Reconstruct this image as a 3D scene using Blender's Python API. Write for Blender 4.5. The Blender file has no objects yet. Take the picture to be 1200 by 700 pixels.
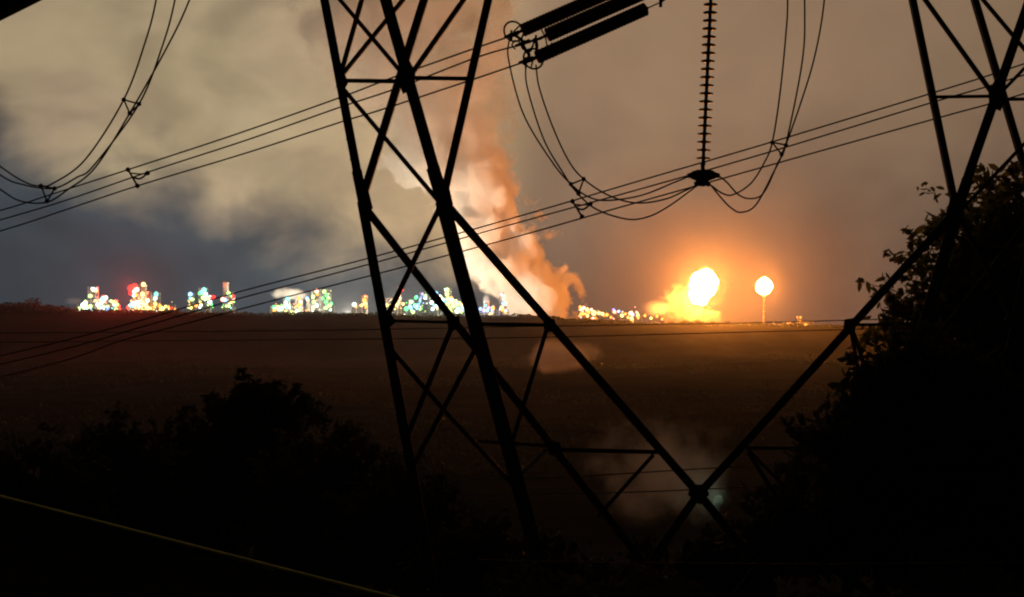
import bpy, bmesh, math, random
import numpy as np
from mathutils import Vector, Matrix
R = math.radians
random.seed(7)
scene = bpy.context.scene
C = scene.collection

# ------------------------------------------------------------------ camera
F = 1448.0                 # focal length in photo pixels (1200 wide)
PITCH = math.atan(29 / F)  # the eye-level line lies 29 px below the centre
cam_d = bpy.data.cameras.new('camera')
cam_d.sensor_width = 36.0
cam_d.lens = 36.0 * F / 1200.0
cam_d.clip_start = 0.1
cam_d.clip_end = 20000
cam_o = bpy.data.objects.new('camera', cam_d)
C.objects.link(cam_o)
cam_o.location = (0, 0, 0)
cam_o.rotation_euler = (math.pi / 2 + PITCH, 0, 0)
scene.camera = cam_o
_cp, _sp = math.cos(PITCH), math.sin(PITCH)


def at(px, py, d):
    """the point at distance d (along +Y) that the photo shows at px, py"""
    a, b = (px - 600) / F, (350 - py) / F
    y = _cp - b * _sp
    z = _sp + b * _cp
    return Vector((a * d / y, d, z * d / y))


# ------------------------------------------------------------------ render
scene.render.engine = 'CYCLES'
cy = scene.cycles
cy.use_denoising = True
cy.volume_bounces = 3
cy.volume_step_rate = 0.18
cy.volume_max_steps = 128
cy.max_bounces = 4
cy.diffuse_bounces = 2
cy.glossy_bounces = 2
cy.transmission_bounces = 2
cy.transparent_max_bounces = 8
cy.filter_width = 2.1
cy.sample_clamp_indirect = 4
vs = scene.view_settings
scene.display_settings.display_device = 'sRGB'
vs.view_transform = 'Standard'
vs.look = 'None'
vs.exposure = 0.0
vs.gamma = 1.0
vs.use_curve_mapping = False


# ------------------------------------------------------------------ node helper
class NT:
    def __init__(self, tree):
        self.t = tree
        self.n = tree.nodes
        self.l = tree.links

    def new(self, kind, **kw):
        n = self.n.new(kind)
        for k, v in kw.items():
            setattr(n, k, v)
        return n

    def put(self, sock, v):
        if isinstance(v, bpy.types.NodeSocket):
            self.l.new(v, sock)
        elif v is not None:
            sock.default_value = v

    def m(self, op, a, b=None, c=None, clamp=False):
        n = self.new('ShaderNodeMath', operation=op, use_clamp=clamp)
        self.put(n.inputs[0], a)
        if b is not None:
            self.put(n.inputs[1], b)
        if c is not None:
            self.put(n.inputs[2], c)
        return n.outputs[0]

    def v(self, op, a, b=None, out=0):
        n = self.new('ShaderNodeVectorMath', operation=op)
        self.put(n.inputs[0], a)
        if b is not None:
            self.put(n.inputs[1], b)
        return n.outputs[out]

    def scale(self, a, s):
        n = self.new('ShaderNodeVectorMath', operation='SCALE')
        self.put(n.inputs[0], a)
        self.put(n.inputs[3], s)
        return n.outputs[0]

    def step(self, x, lo, hi, a=0.0, b=1.0):
        n = self.new('ShaderNodeMapRange', interpolation_type='SMOOTHSTEP')
        self.put(n.inputs[0], x)
        for i, q in enumerate((lo, hi, a, b)):
            self.put(n.inputs[i + 1], q)
        return n.outputs[0]

    def noise(self, vec, scale, detail=4, rough=0.55, dist=0.0):
        n = self.new('ShaderNodeTexNoise')
        self.put(n.inputs['Vector'], vec)
        n.inputs['Scale'].default_value = scale
        n.inputs['Detail'].default_value = detail
        n.inputs['Roughness'].default_value = rough
        n.inputs['Distortion'].default_value = dist
        return n.outputs[0]

    def mix(self, f, a, b):
        n = self.new('ShaderNodeMix', data_type='RGBA')
        self.put(n.inputs[0], f)
        for s, q in ((n.inputs[6], a), (n.inputs[7], b)):
            self.put(s, (*q, 1) if isinstance(q, tuple) and len(q) == 3 else q)
        return n.outputs[2]

    def sep(self, vec):
        n = self.new('ShaderNodeSeparateXYZ')
        self.put(n.inputs[0], vec)
        return n.outputs

    def comb(self, x, y, z):
        n = self.new('ShaderNodeCombineXYZ')
        for i, q in enumerate((x, y, z)):
            self.put(n.inputs[i], q)
        return n.outputs[0]


# ------------------------------------------------------------------ sky: overcast night sky lit from below by the town and works
world = bpy.data.worlds.new('World')
scene.world = world
world.use_nodes = True
W = NT(world.node_tree)
W.n.clear()
tc = W.new('ShaderNodeTexCoord').outputs['Generated']
d = W.v('NORMALIZE', tc)
dx, dy, dz = W.sep(d)[0:3]
elev = W.m('MULTIPLY', W.m('ARCSINE', dz), 57.2958)
az = W.m('MULTIPLY', W.m('ARCTAN2', dx, dy), 57.2958)
# cloud fields on a ceiling: stretch towards the horizon
cl = W.comb(az, W.m('MULTIPLY', elev, 1.5), W.m('MULTIPLY', dy, 3.0))
n_big = W.noise(cl, 0.075, 5, 0.5, 0.25)
n_mid = W.noise(cl, 0.20, 4, 0.5, 0.35)
n_str = W.noise(W.comb(W.m('MULTIPLY', az, 0.42), W.m('MULTIPLY', elev, 0.10), 1.3), 1.0, 3, 0.55, 0.5)
wob = W.m('ADD', W.m('MULTIPLY', W.m('SUBTRACT', n_big, 0.5), 5.0),
          W.m('ADD', W.m('MULTIPLY', W.m('SUBTRACT', n_mid, 0.5), 6.0), W.m('MULTIPLY', W.m('SUBTRACT', n_str, 0.5), 1.6)))
el_w = W.m('ADD', W.m('ADD', elev, wob), W.m('MULTIPLY', W.m('ADD', az, 22.5), 0.36))
side = W.step(W.m('SUBTRACT', W.m('ADD', az, W.m('MULTIPLY', wob, 0.35)), W.m('MULTIPLY', elev, 0.10)), -3.2, 1.2)
t_left = W.step(el_w, 7.1, 11.0)
SKY_LL, SKY_LH, SKY_LW = (0.046, 0.070, 0.088), (0.49, 0.385, 0.225), (0.53, 0.36, 0.195)
SKY_RL, SKY_RH = (0.075, 0.055, 0.047), (0.305, 0.198, 0.120)
warm = W.step(W.m('ADD', az, W.m('MULTIPLY', n_mid, 4.0)), -11.0, 1.0)
left = W.mix(t_left, SKY_LL, W.mix(warm, W.mix(W.step(W.noise(cl, 0.13, 3, 0.5, 0.2), .35, .65), SKY_LH, (.46, .345, .215)), SKY_LW))
right = W.mix(W.step(W.m('ADD', elev, wob), -2.0, 13.0), SKY_RL, SKY_RH)
col = W.mix(side, left, right)
var = W.m('MULTIPLY', W.step(n_mid, 0.3, 0.7, 0.76, 1.14), W.step(n_big, 0.2, 0.8, 0.85, 1.12))
var = W.m('ADD', W.m('MULTIPLY', W.m('SUBTRACT', var, 1.0), W.m('SUBTRACT', 1.0, W.m('MULTIPLY', side, 0.75))), 1.0)
toward = W.v('DOT_PRODUCT', d, tuple(Vector((0.02, 1, 0.16)).normalized()), 1)
ang = W.m('MULTIPLY', W.m('ARCCOSINE', toward), 57.2958)
q = W.m('DIVIDE', ang, 42.0)
fall = W.m('ADD', W.m('MULTIPLY', W.m('POWER', 2.71828, W.m('MULTIPLY', W.m('MULTIPLY', q, q), -1.0)), 0.97), 0.03)
col = W.scale(col, W.m('MULTIPLY', var, fall))
nish = W.new('ShaderNodeTexSky', sky_type='NISHITA', sun_disc=False)
nish.sun_elevation = R(-6)
nish.sun_rotation = R(150)
b1 = W.new('ShaderNodeBackground')
W.put(b1.inputs[0], nish.outputs[0])
b1.inputs[1].default_value = 0.05
b2 = W.new('ShaderNodeBackground')
W.put(b2.inputs[0], col)
b2.inputs[1].default_value = 1.0
ad = W.new('ShaderNodeAddShader')
W.l.new(b1.outputs[0], ad.inputs[0])
W.l.new(b2.outputs[0], ad.inputs[1])
wo = W.new('ShaderNodeOutputWorld')
W.l.new(ad.outputs[0], wo.inputs[0])


# ------------------------------------------------------------------ materials
def mat(name, color, rough=0.7, metal=0.0, noise_scale=None, var=0.3, bump=0.0, spec=None):
    m = bpy.data.materials.new(name)
    m.use_nodes = True
    t = NT(m.node_tree)
    p = t.n['Principled BSDF']
    p.inputs['Roughness'].default_value = rough
    p.inputs['Metallic'].default_value = metal
    if spec is not None:
        p.inputs['Specular IOR Level'].default_value = spec
    if noise_scale:
        o = t.new('ShaderNodeTexCoord').outputs['Object']
        n = t.noise(o, noise_scale, 5, 0.6)
        k = t.step(n, 0.25, 0.75)
        lo = tuple(c * (1 - var) for c in color)
        hi = tuple(min(1, c * (1 + var)) for c in color)
        t.put(p.inputs['Base Color'], t.mix(k, lo, hi))
        t.put(p.inputs['Roughness'], t.m('ADD', t.m('MULTIPLY', k, 0.2), rough - 0.1, clamp=True))
        if bump:
            b = t.new('ShaderNodeBump')
            b.inputs['Strength'].default_value = bump
            t.put(b.inputs['Height'], n)
            t.l.new(b.outputs[0], p.inputs['Normal'])
    else:
        p.inputs['Base Color'].default_value = (*color, 1)
    return m


def emit(name, color, strength, sampled=False):
    m = bpy.data.materials.new(name)
    m.use_nodes = True
    t = NT(m.node_tree)
    t.n.clear()
    e = t.new('ShaderNodeEmission')
    e.inputs[0].default_value = (*color, 1)
    e.inputs[1].default_value = strength
    o = t.new('ShaderNodeOutputMaterial')
    t.l.new(e.outputs[0], o.inputs[0])
    m.cycles.emission_sampling = 'FRONT' if sampled else 'NONE'
    return m


M_STEEL = mat('galvanised_steel', (0.05, 0.045, 0.04), 0.7, 0.0, 3.0, 0.35, 0.1, 0.2)
M_WIRE = mat('aluminium_conductor', (0.06, 0.055, 0.05), 0.7, 0.0, 2.0, 0.2, 0, 0.1)
M_GLASSY = mat('brown_porcelain', (0.07, 0.045, 0.03), 0.5, 0.0, 8.0, 0.3, 0, 0.3)
M_BARK = mat('bark', (0.06, 0.045, 0.03), 0.9, 0.0, 4.0, 0.4, 0.4, 0.1)
M_LEAF = mat('leaf', (0.045, 0.055, 0.018), 0.6, 0.0, 0.7, 0.5, 0, 0.15)
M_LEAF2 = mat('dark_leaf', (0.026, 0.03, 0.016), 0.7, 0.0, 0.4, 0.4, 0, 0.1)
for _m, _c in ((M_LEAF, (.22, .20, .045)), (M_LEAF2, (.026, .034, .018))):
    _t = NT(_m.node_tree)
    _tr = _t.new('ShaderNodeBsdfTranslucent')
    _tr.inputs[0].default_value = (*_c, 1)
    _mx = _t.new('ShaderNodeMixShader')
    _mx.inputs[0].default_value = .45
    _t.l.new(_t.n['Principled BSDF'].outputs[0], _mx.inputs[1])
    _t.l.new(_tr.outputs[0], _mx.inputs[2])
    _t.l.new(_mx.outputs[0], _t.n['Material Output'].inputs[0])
M_GROUND = mat('rough_grass', (0.019, 0.019, 0.017), 0.95, 0.0, 0.02, 0.5, 0, 0.0)
M_WORKS = mat('works_steel', (0.30, 0.29, 0.27), 0.6, 0.0, 0.2, 0.3, 0, 0.2)
M_TANK = mat('tank_paint', (0.55, 0.53, 0.48), 0.6, 0.0, 0.1, 0.2, 0, 0.2)
M_WALL = mat('render_wall', (0.012, 0.011, 0.010), 0.95, 0.0, 6.0, 0.3, 0.2, 0.0)
M_TRIM = mat('brass_trim', (0.72, 0.64, 0.13), 0.7, 0.0, 7.0, 0.45, 0.1, 0.3)
M_RUST = mat('rusty_pipe', (0.16, 0.13, 0.11), 0.8, 0.0, 0.3, 0.4, 0, 0.1)
M_FASCIA = mat('painted_board', (0.05, 0.045, 0.04), 0.7, 0.0, 5.0, 0.3, 0.2, 0.1)


# ------------------------------------------------------------------ object helpers
def link(name, me, m, parent=None):
    o = bpy.data.objects.new(name, me)
    C.objects.link(o)
    if m is not None and not me.materials:
        me.materials.append(m)
    if parent is not None:
        o.parent = parent
        o.matrix_parent_inverse = Matrix.Identity(4)
    return o


def tag(o, label, cat, group=None, kind=None):
    if label:
        o['label'] = label
    if cat:
        o['category'] = cat
    if group:
        o['group'] = group
    if kind:
        o['kind'] = kind
    return o


def thing(name, loc, label, cat, group=None):
    o = bpy.data.objects.new(name, None)
    o.empty_display_size = 0.2
    C.objects.link(o)
    o.location = loc
    return tag(o, label, cat, group)


class MB:
    """collects shapes, in the space of an origin point, for one mesh"""

    def __init__(self, org=(0, 0, 0)):
        self.v, self.f = [], []
        self.o = Vector(org)

    def add(self, vs_, fs_):
        k = len(self.v)
        self.v += [tuple(Vector(p) - self.o) for p in vs_]
        self.f += [tuple(i + k for i in f) for f in fs_]

    def prism(self, prof, p, q, xa, ya):
        n = len(prof)
        vs_ = [p + xa * a + ya * b for a, b in prof] + [q + xa * a + ya * b for a, b in prof]
        fs_ = [(i, (i + 1) % n, n + (i + 1) % n, n + i) for i in range(n)]
        fs_ += [tuple(range(n - 1, -1, -1)), tuple(range(n, 2 * n))]
        self.add(vs_, fs_)

    def frame(self, p, q):
        """axes across the bar: one in the plane facing the camera, one in depth"""
        ax = (q - p).normalized()
        dep = Vector((0, 1, 0))
        dep = (dep - ax * dep.dot(ax))
        if dep.length < 0.05:
            dep = Vector((1, 0, 0)) - ax * ax.x
        dep.normalize()
        return ax.cross(dep).normalized(), dep

    def angle(self, p, q, w, t=None):
        """an L section steel angle"""
        t = t or max(0.014, w * 0.09)
        xa, ya = self.frame(p, q)
        if xa.z < 0:
            xa = -xa
        h = w / 2
        prof = [(-h, 0), (h, 0), (h, t), (-h + t, t), (-h + t, w), (-h, w)]
        self.prism(prof, p, q, xa, ya)

    def box_bar(self, p, q, w, h):
        xa, ya = self.frame(p, q)
        self.prism([(-w / 2, -h / 2), (w / 2, -h / 2), (w / 2, h / 2), (-w / 2, h / 2)], p, q, xa, ya)

    def box(self, c, sx, sy, sz):
        c = Vector(c)
        self.prism([(-sx / 2, -sy / 2), (sx / 2, -sy / 2), (sx / 2, sy / 2), (-sx / 2, sy / 2)],
                   c - Vector((0, 0, sz / 2)), c + Vector((0, 0, sz / 2)), Vector((1, 0, 0)), Vector((0, 1, 0)))

    def cyl(self, p, q, r0, r1=None, n=8):
        r1 = r0 if r1 is None else r1
        xa, ya = self.frame(p, q)
        a = [2 * math.pi * i / n for i in range(n)]
        vs_ = [p + xa * (r0 * math.cos(t)) + ya * (r0 * math.sin(t)) for t in a]
        vs_ += [q + xa * (r1 * math.cos(t)) + ya * (r1 * math.sin(t)) for t in a]
        fs_ = [(i, (i + 1) % n, n + (i + 1) % n, n + i) for i in range(n)]
        fs_ += [tuple(range(n - 1, -1, -1)), tuple(range(n, 2 * n))]
        self.add(vs_, fs_)

    def lathe(self, p, q, prof, n=12):
        """prof: list of (fraction along p-q in metres, radius)"""
        ax = (q - p).normalized()
        xa, ya = self.frame(p, q)
        vs_, fs_ = [], []
        for s, r in prof:
            for i in range(n):
                t = 2 * math.pi * i / n
                vs_.append(p + ax * s + xa * (r * math.cos(t)) + ya * (r * math.sin(t)))
        for k in range(len(prof) - 1):
            for i in range(n):
                j = (i + 1) % n
                fs_.append((k * n + i, k * n + j, k * n + n + j, k * n + n + i))
        m = len(prof)
        fs_.append(tuple(range(n - 1, -1, -1)))
        fs_.append(tuple(range((m - 1) * n, m * n)))
        self.add(vs_, fs_)

    def tube(self, pts, r, n=6, r_end=None):
        pts = [Vector(p) for p in pts]
        m = len(pts)
        ref = Vector((0, 1, 0))
        vs_, fs_ = [], []
        for k, p in enumerate(pts):
            ax = (pts[min(k + 1, m - 1)] - pts[max(k - 1, 0)]).normalized()
            u = ref - ax * ref.dot(ax)
            if u.length < 0.1:
                u = Vector((1, 0, 0)) - ax * ax.x
            u.normalize()
            w = ax.cross(u)
            rr = r if r_end is None else r + (r_end - r) * k / (m - 1)
            for i in range(n):
                t = 2 * math.pi * i / n
                vs_.append(p + u * (rr * math.cos(t)) + w * (rr * math.sin(t)))
        for k in range(m - 1):
            for i in range(n):
                j = (i + 1) % n
                fs_.append((k * n + i, k * n + j, k * n + n + j, k * n + n + i))
        fs_.append(tuple(range(n - 1, -1, -1)))
        fs_.append(tuple(range((m - 1) * n, m * n)))
        self.add(vs_, fs_)

    def torus(self, c, nrm, r, r2, n=24, k=6):
        nrm = Vector(nrm).normalized()
        u = nrm.orthogonal().normalized()
        w = nrm.cross(u)
        vs_, fs_ = [], []
        for i in range(n):
            a = 2 * math.pi * i / n
            rad = u * math.cos(a) + w * math.sin(a)
            for j in range(k):
                b = 2 * math.pi * j / k
                vs_.append(Vector(c) + rad * (r + r2 * math.cos(b)) + nrm * (r2 * math.sin(b)))
        for i in range(n):
            for j in range(k):
                i2, j2 = (i + 1) % n, (j + 1) % k
                fs_.append((i * k + j, i2 * k + j, i2 * k + j2, i * k + j2))
        self.add(vs_, fs_)

    def ball(self, c, r, sub=1, sc=(1, 1, 1)):
        bm = bmesh.new()
        bmesh.ops.create_icosphere(bm, subdivisions=sub, radius=r)
        c = Vector(c)
        self.add([c + Vector((v.co.x * sc[0], v.co.y * sc[1], v.co.z * sc[2])) for v in bm.verts],
                 [tuple(v.index for v in f.verts) for f in bm.faces])
        bm.free()

    def plate(self, pts, t):
        """flat polygon given by points, thickness t in depth"""
        n = len(pts)
        off = Vector((0, t, 0))
        self.add(list(pts) + [p + off for p in pts],
                 [tuple(range(n)), tuple(range(2 * n - 1, n - 1, -1))] +
                 [(i, n + i, n + (i + 1) % n, (i + 1) % n) for i in range(n)])

    def build(self, name, m, parent=None, smooth=False):
        me = bpy.data.meshes.new(name)
        me.from_pydata(self.v, [], self.f)
        bm = bmesh.new()
        bm.from_mesh(me)
        bmesh.ops.recalc_face_normals(bm, faces=bm.faces[:])
        bm.to_mesh(me)
        bm.free()
        if smooth:
            me.polygons.foreach_set('use_smooth', [True] * len(me.polygons))
        me.update()
        return link(name, me, m, parent)


def spline(pts, per=10):
    """Catmull-Rom through the points"""
    P = [Vector(p) for p in pts]
    P = [P[0] * 2 - P[1]] + P + [P[-1] * 2 - P[-2]]
    out = []
    for i in range(1, len(P) - 2):
        a, b, c, e = P[i - 1:i + 3]
        for k in range(per):
            t = k / per
            out.append(0.5 * ((2 * b) + (c - a) * t + (2 * a - 5 * b + 4 * c - e) * t * t + (3 * b - a - 3 * c + e) * t ** 3))
    out.append(P[-2])
    return out


# ------------------------------------------------------------------ terrain
def smooth(a, b, x):
    t = np.clip((x - a) / (b - a), 0, 1)
    return t * t * (3 - 2 * t)


_ry = [-80, -4, 6, 20, 45, 100, 220, 420, 700, 1250, 1500, 1700]
_rz = [-4.2, -4.2, -5.5, -9.5, -15, -24, -40, -52, -55, -53, -48, -38]


def ridge_h(x):
    """height of the plateau rim"""
    return np.interp(x, [-1600, -730, -380, 0, 165, 380, 1600], [21, 18, 13, 9, 1, -5, -5])


def ground(x, y):
    x = np.asarray(x, float)
    y = np.asarray(y, float)
    base = np.interp(y, _ry, _rz)
    r = ridge_h(x) + 1.2 * np.sin(x * 0.021 + 1) + 0.8 * np.sin(x * 0.06)
    k = smooth(1560, 1770, y)
    z = base * (1 - k) + r * k
    z = z + smooth(60, 300, y) * (1 - k) * (2.2 * np.sin(x * 0.017 + y * 0.006) + 1.5 * np.sin(y * 0.02 + x * 0.008))
    z = z - 1.5 * smooth(2500, 3000, y)
    return z


def make_ground():
    ys = np.concatenate([np.linspace(-55, 60, 47), np.linspace(65, 400, 50), np.linspace(410, 2100, 110), np.linspace(2150, 3100, 20)])
    xs = np.concatenate([np.linspace(-1560, -320, 50), np.linspace(-300, 300, 101), np.linspace(320, 1560, 50)])
    X, Y = np.meshgrid(xs, ys)
    Z = ground(X, Y)
    rng = np.random.default_rng(3)
    Z = Z + rng.normal(0, 1, Z.shape) * np.clip(Y / 1500, 0.03, 0.16)
    nx, ny = len(xs), len(ys)
    vs_ = np.stack([X.ravel(), Y.ravel(), Z.ravel()], 1).tolist()
    fs_ = [(j * nx + i, j * nx + i + 1, (j + 1) * nx + i + 1, (j + 1) * nx + i) for j in range(ny - 1) for i in range(nx - 1)]
    me = bpy.data.meshes.new('ground')
    me.from_pydata(vs_, [], fs_)
    me.polygons.foreach_set('use_smooth', [True] * len(fs_))
    return tag(link('ground', me, M_GROUND), 'dark valley and far plateau under the works', None, None, 'structure')


make_ground()


# ------------------------------------------------------------------ leaf crowns
def leaf_mesh(name, pts, size, rng, m, parent, org, jitter=0.45):
    n = len(pts)
    nrm = rng.normal(size=(n, 3))
    nrm /= np.linalg.norm(nrm, axis=1)[:, None]
    ref = rng.normal(size=(n, 3))
    u = np.cross(nrm, ref)
    u /= np.linalg.norm(u, axis=1)[:, None]
    w = np.cross(nrm, u)
    s = size * (1 + jitter * rng.uniform(-1, 1, n))[:, None]
    P = pts - np.asarray(org)
    v = np.empty((n, 6, 3))
    v[:, 0] = P - u * s
    v[:, 1] = P - u * s * 0.35 + w * s * 0.42 + nrm * s * 0.12
    v[:, 2] = P + u * s * 0.35 + w * s * 0.36 + nrm * s * 0.12
    v[:, 3] = P + u * s
    v[:, 4] = P + u * s * 0.35 - w * s * 0.36 + nrm * s * 0.12
    v[:, 5] = P - u * s * 0.35 - w * s * 0.42 + nrm * s * 0.12
    idx = np.arange(n)[:, None] * 6
    f = np.concatenate([idx + np.array([[0, 1, 2, 3]]), idx + np.array([[0, 3, 4, 5]])], 1).reshape(-1, 4)
    me = bpy.data.meshes.new(name)
    me.vertices.add(n * 6)
    me.vertices.foreach_set('co', v.reshape(-1).astype(np.float32))
    me.loops.add(f.size)
    me.loops.foreach_set('vertex_index', f.reshape(-1).astype(np.int32))
    me.polygons.add(len(f))
    me.polygons.foreach_set('loop_start', np.arange(len(f), dtype=np.int32) * 4)
    me.update(calc_edges=True)
    return link(name, me, m, parent)


def tree(name, label, cat, base, blobs, n_leaf, size, seed, group=None, m=None, trunk_r=0.25, sprigs=(), loose=0.3):
    """blobs: list of (centre, rx, ry, rz). The crown is made of leafy twigs spread through the blobs."""
    rng = np.random.default_rng(seed)
    base = Vector(base)
    root = thing(name, base, label, cat, group)
    tr = MB(base)
    cs = [Vector(b[0]) for b in blobs]
    mean = sum(cs, Vector()) / len(cs)
    fork = base.lerp(Vector((mean.x, mean.y, min(c.z for c in cs))), 0.75)
    tr.tube(spline([base, base.lerp(fork, 0.5) + Vector((rng.normal() * .2, 0, 0)), fork], 5), trunk_r, 8, trunk_r * 0.7)
    tot = sum(b[1] * b[2] * b[3] for b in blobs) ** 1.0
    pts = []
    for c, rx, ry, rz in blobs:
        c = Vector(c)
        mid = fork.lerp(c, 0.5) + Vector((rng.normal(), rng.normal(), rng.normal())) * 0.1 * (c - fork).length
        tr.tube(spline([fork, mid, c], 5), trunk_r * 0.5, 6, trunk_r * 0.15)
        k = max(8, int(n_leaf * rx * ry * rz / tot / 14))
        dirs = rng.normal(size=(k, 3))
        dirs /= np.linalg.norm(dirs, axis=1)[:, None]
        rad = rng.uniform(0.2, 1.0 + .3 * loose, k) ** (0.6 + .2 * loose)
        # lumpy outline
        lump = 1 + 0.22 * np.sin(dirs[:, 0] * 5 + seed) * np.sin(dirs[:, 2] * 6 + seed * 2)
        tips = np.array(c) + dirs * (rad * lump)[:, None] * np.array([rx, ry, rz])
        for i, tp in enumerate(tips):
            L = rng.uniform(0.5, 1.0) * min(rx, rz) * 0.5
            axis = dirs[i] + rng.normal(size=3) * 0.5
            axis /= np.linalg.norm(axis)
            s = rng.uniform(-0.7, 0.5, 14)[:, None]
            pts.append(tp + axis * s * L + rng.normal(size=(14, 3)) * 0.16 * L)
            if i % 3 == 0:
                tr.tube([Vector(c).lerp(Vector(tp), 0.4), Vector(tp) + Vector(axis) * 0.3 * L], 0.02 * trunk_r / 0.25, 4, 0.008)
    for p0, p1, k in sprigs:
        p0, p1 = Vector(p0), Vector(p1)
        tr.tube([p0, p0.lerp(p1, .5) + Vector((0, 0, .04)), p1], 0.018, 4, 0.006)
        s = rng.uniform(0.35, 1.05, k)[:, None]
        pts.append(np.array(p0) * (1 - s) + np.array(p1) * s + rng.normal(size=(k, 3)) * 0.11)
    tr.build('trunk', M_BARK, root)
    leaf_mesh('crown', np.concatenate(pts), size, rng, m or M_LEAF, root, base)
    return root


def gz(x, y):
    return float(ground(x, y))


def blob(px, py, dd, rx_px, rz_px, ry_m=None):
    s = dd / F
    return (at(px, py, dd), rx_px * s, ry_m or rx_px * s * 0.8, rz_px * s)


# ------------------------------------------------------------------ pylon
PG = gz(at(820, 700, 30)[0], 30) - 0.2


def M2(p):
    """mirror a left-hand pylon point to the right-hand side, which stands farther off"""
    x, y, dd = p
    return (1640 - x + max(0, 235 - y) * .036, 379 - (379 - y) * (0.925 if y < 379 else 0.94), dd * 1.08)


pylon = thing('pylon', (at(820, 700, 30)[0], 30, PG), 'tall lattice steel pylon with two splayed legs crossing the whole view', 'pylon')
PO = pylon.location.copy()
DF, DB = 29.0, 31.0
G_Y = 1055


def bar(name, a, b, w, side=0):
    p, q = at(*a), at(*b)
    mb = MB(PO)
    mb.angle(p, q, w)
    return mb.build(name, M_STEEL, pylon)


def gusset(pts, dd):
    mb = MB(PO)
    mb.plate([at(x, y, dd) for x, y in pts], 0.03)
    return mb.build('gusset_plate', M_STEEL, pylon)


members = [
    # chords: the near face, then the rear face
    ('leg_chord', (429, -80, DF), (519, 235, DF), .27), ('leg_chord', (518, 236, DF), (640, 690, DF), .34),
    ('arm_chord', (520, 228, DF), (590, -80, DF), .18),
    ('leg_chord', (365, -80, DB), (425, 236, DB), .22), ('leg_chord', (424, 236, DB), (508, 690, DB), .25),
    ('arm_chord', (426, 226, DB), (521, -80, DB), .19),
    # struts and braces above the knees
    ('strut', (398, 94, DB), (474, 95, DF), .085), ('strut', (480, 91, DF), (549, 92, DF), .085),
    ('brace', (446, -80, DB), (398, 90, DB), .11), ('brace', (375, -28, DB), (473, 88, DF), .10),
    ('brace', (512, -50, DB), (400, 88, DB), .10), ('brace', (586, -62, DF), (481, 88, DF), .11),
    ('brace', (397, 98, DB), (514, 236, DF), .11),
    # below
    ('brace', (514, 245, DF), (452, 374, DB), .12), ('strut', (451, 376, DB), (533, 378, DB), .075),
    ('strut', (560, 380, DF), (643, 381, DF), .09),
    ('brace', (530, 382, DB), (476, 515, DB), .13), ('brace', (556, 411, DB), (481, 552, DB), .12),
    ('brace', (641, 385, DF), (597, 528, DF), .10), ('brace', (460, 412, DB), (516, 476, DB), .12),
    ('brace', (515, 475, DB), (607, 575, DF), .11),
    ('strut', (560, 517, DB), (646, 523, DB), .08), ('strut', (648, 527, DF), (772, 530, DF), .10),
    ('brace', (766, 533, DF), (700, 606, DF), .09), ('brace', (645, 523, DB), (604, 562, DF), .10),
]
for nm, a, b, w in members:
    bar(nm, a, b, w)
    if nm == 'strut' and a[1] > 500:
        continue
    bar(nm, M2(a), M2(b), w * .88)
# main diagonals that meet at the foot of the window, and those of the rear face
bar('diagonal', (519, 235, DF), (818, 578, 30.1), .20)
bar('diagonal', (1118, 250, 31.3), (820, 578, 30.2), .20)
bar('diagonal', (818, 577, 30.25), (908, 690, 30.8), .20)
bar('diagonal', (820, 577, 30.35), (740, 690, 29.6), .20)
bar('diagonal', (425, 240, DB), (786, 700, 32.0), .20)
bar('diagonal', (1215, 250, 33.5), (860, 700, 32.4), .20)
bar('strut', (876, 525, 30.4), (1010, 526, 31.2), .09)
bar('brace', (877, 530, 30.4), (925, 606, 31.0), .10)
bar('brace', (998, 388, 30.8), (1012, 470, 31.2), .08)
# the legs go on down to the ground behind the trees
for a, b in (((640, 690, DF), (736, G_Y, DF)), ((508, 690, DB), (576, G_Y, DB)),
             (M2((640, 690, DF)), M2((736, G_Y, DF))), (M2((508, 690, DB)), M2((576, G_Y, DB)))):
    q = at(*b)
    q.z = gz(q.x, q.y) - 0.3
    mb = MB(PO)
    mb.angle(at(*a), q, .30)
    mb.build('leg_chord', M_STEEL, pylon)
# splices and gusset plates
for a, b, w in (((507, 196, DF - .03), (523, 250, DF - .03), .40), ((418, 200, DB - .03), (428, 250, DB - .03), .32)):
    bar('splice_plate', a, b, w * .8)
    bar('splice_plate', M2(a), M2(b), w * .72)
for pts, dd in (([(467, 72), (478, 68), (487, 84), (485, 104), (472, 110), (466, 95)], DF - .05),
                ([(393, 90), (403, 84), (408, 97), (402, 108), (394, 103)], DB - .05),
                ([(511, 219), (526, 217), (531, 240), (522, 260), (512, 249)], DF - .06),
                ([(419, 222), (431, 220), (437, 244), (429, 254), (420, 247)], DB - .06),
                ([(636, 372), (650, 374), (652, 388), (638, 390)], DF - .05),
                ([(523, 372), (538, 370), (540, 384), (526, 390)], DB - .05),
                ([(448, 368), (458, 366), (464, 378), (454, 386)], DB - .05),
                ([(640, 516), (656, 518), (660, 534), (644, 534)], DF - .05)):
    gusset(pts, dd)
    g2 = [M2((x, y, dd)) for x, y in pts]
    gusset([(x, y) for x, y, _ in g2], g2[0][2])
gusset([(810, 568), (827, 568), (831, 580), (820, 592), (806, 580)], 30.05)
# step bolts up the near left leg
for k in range(9):
    t = k / 8
    x, y = 385 + 35 * t, 22 + 190 * t
    mb = MB(PO)
    mb.cyl(at(x, y, DB), at(x - 6, y - 1, DB), .012, n=6)
    mb.build('step_bolt', M_STEEL, pylon)
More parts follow.
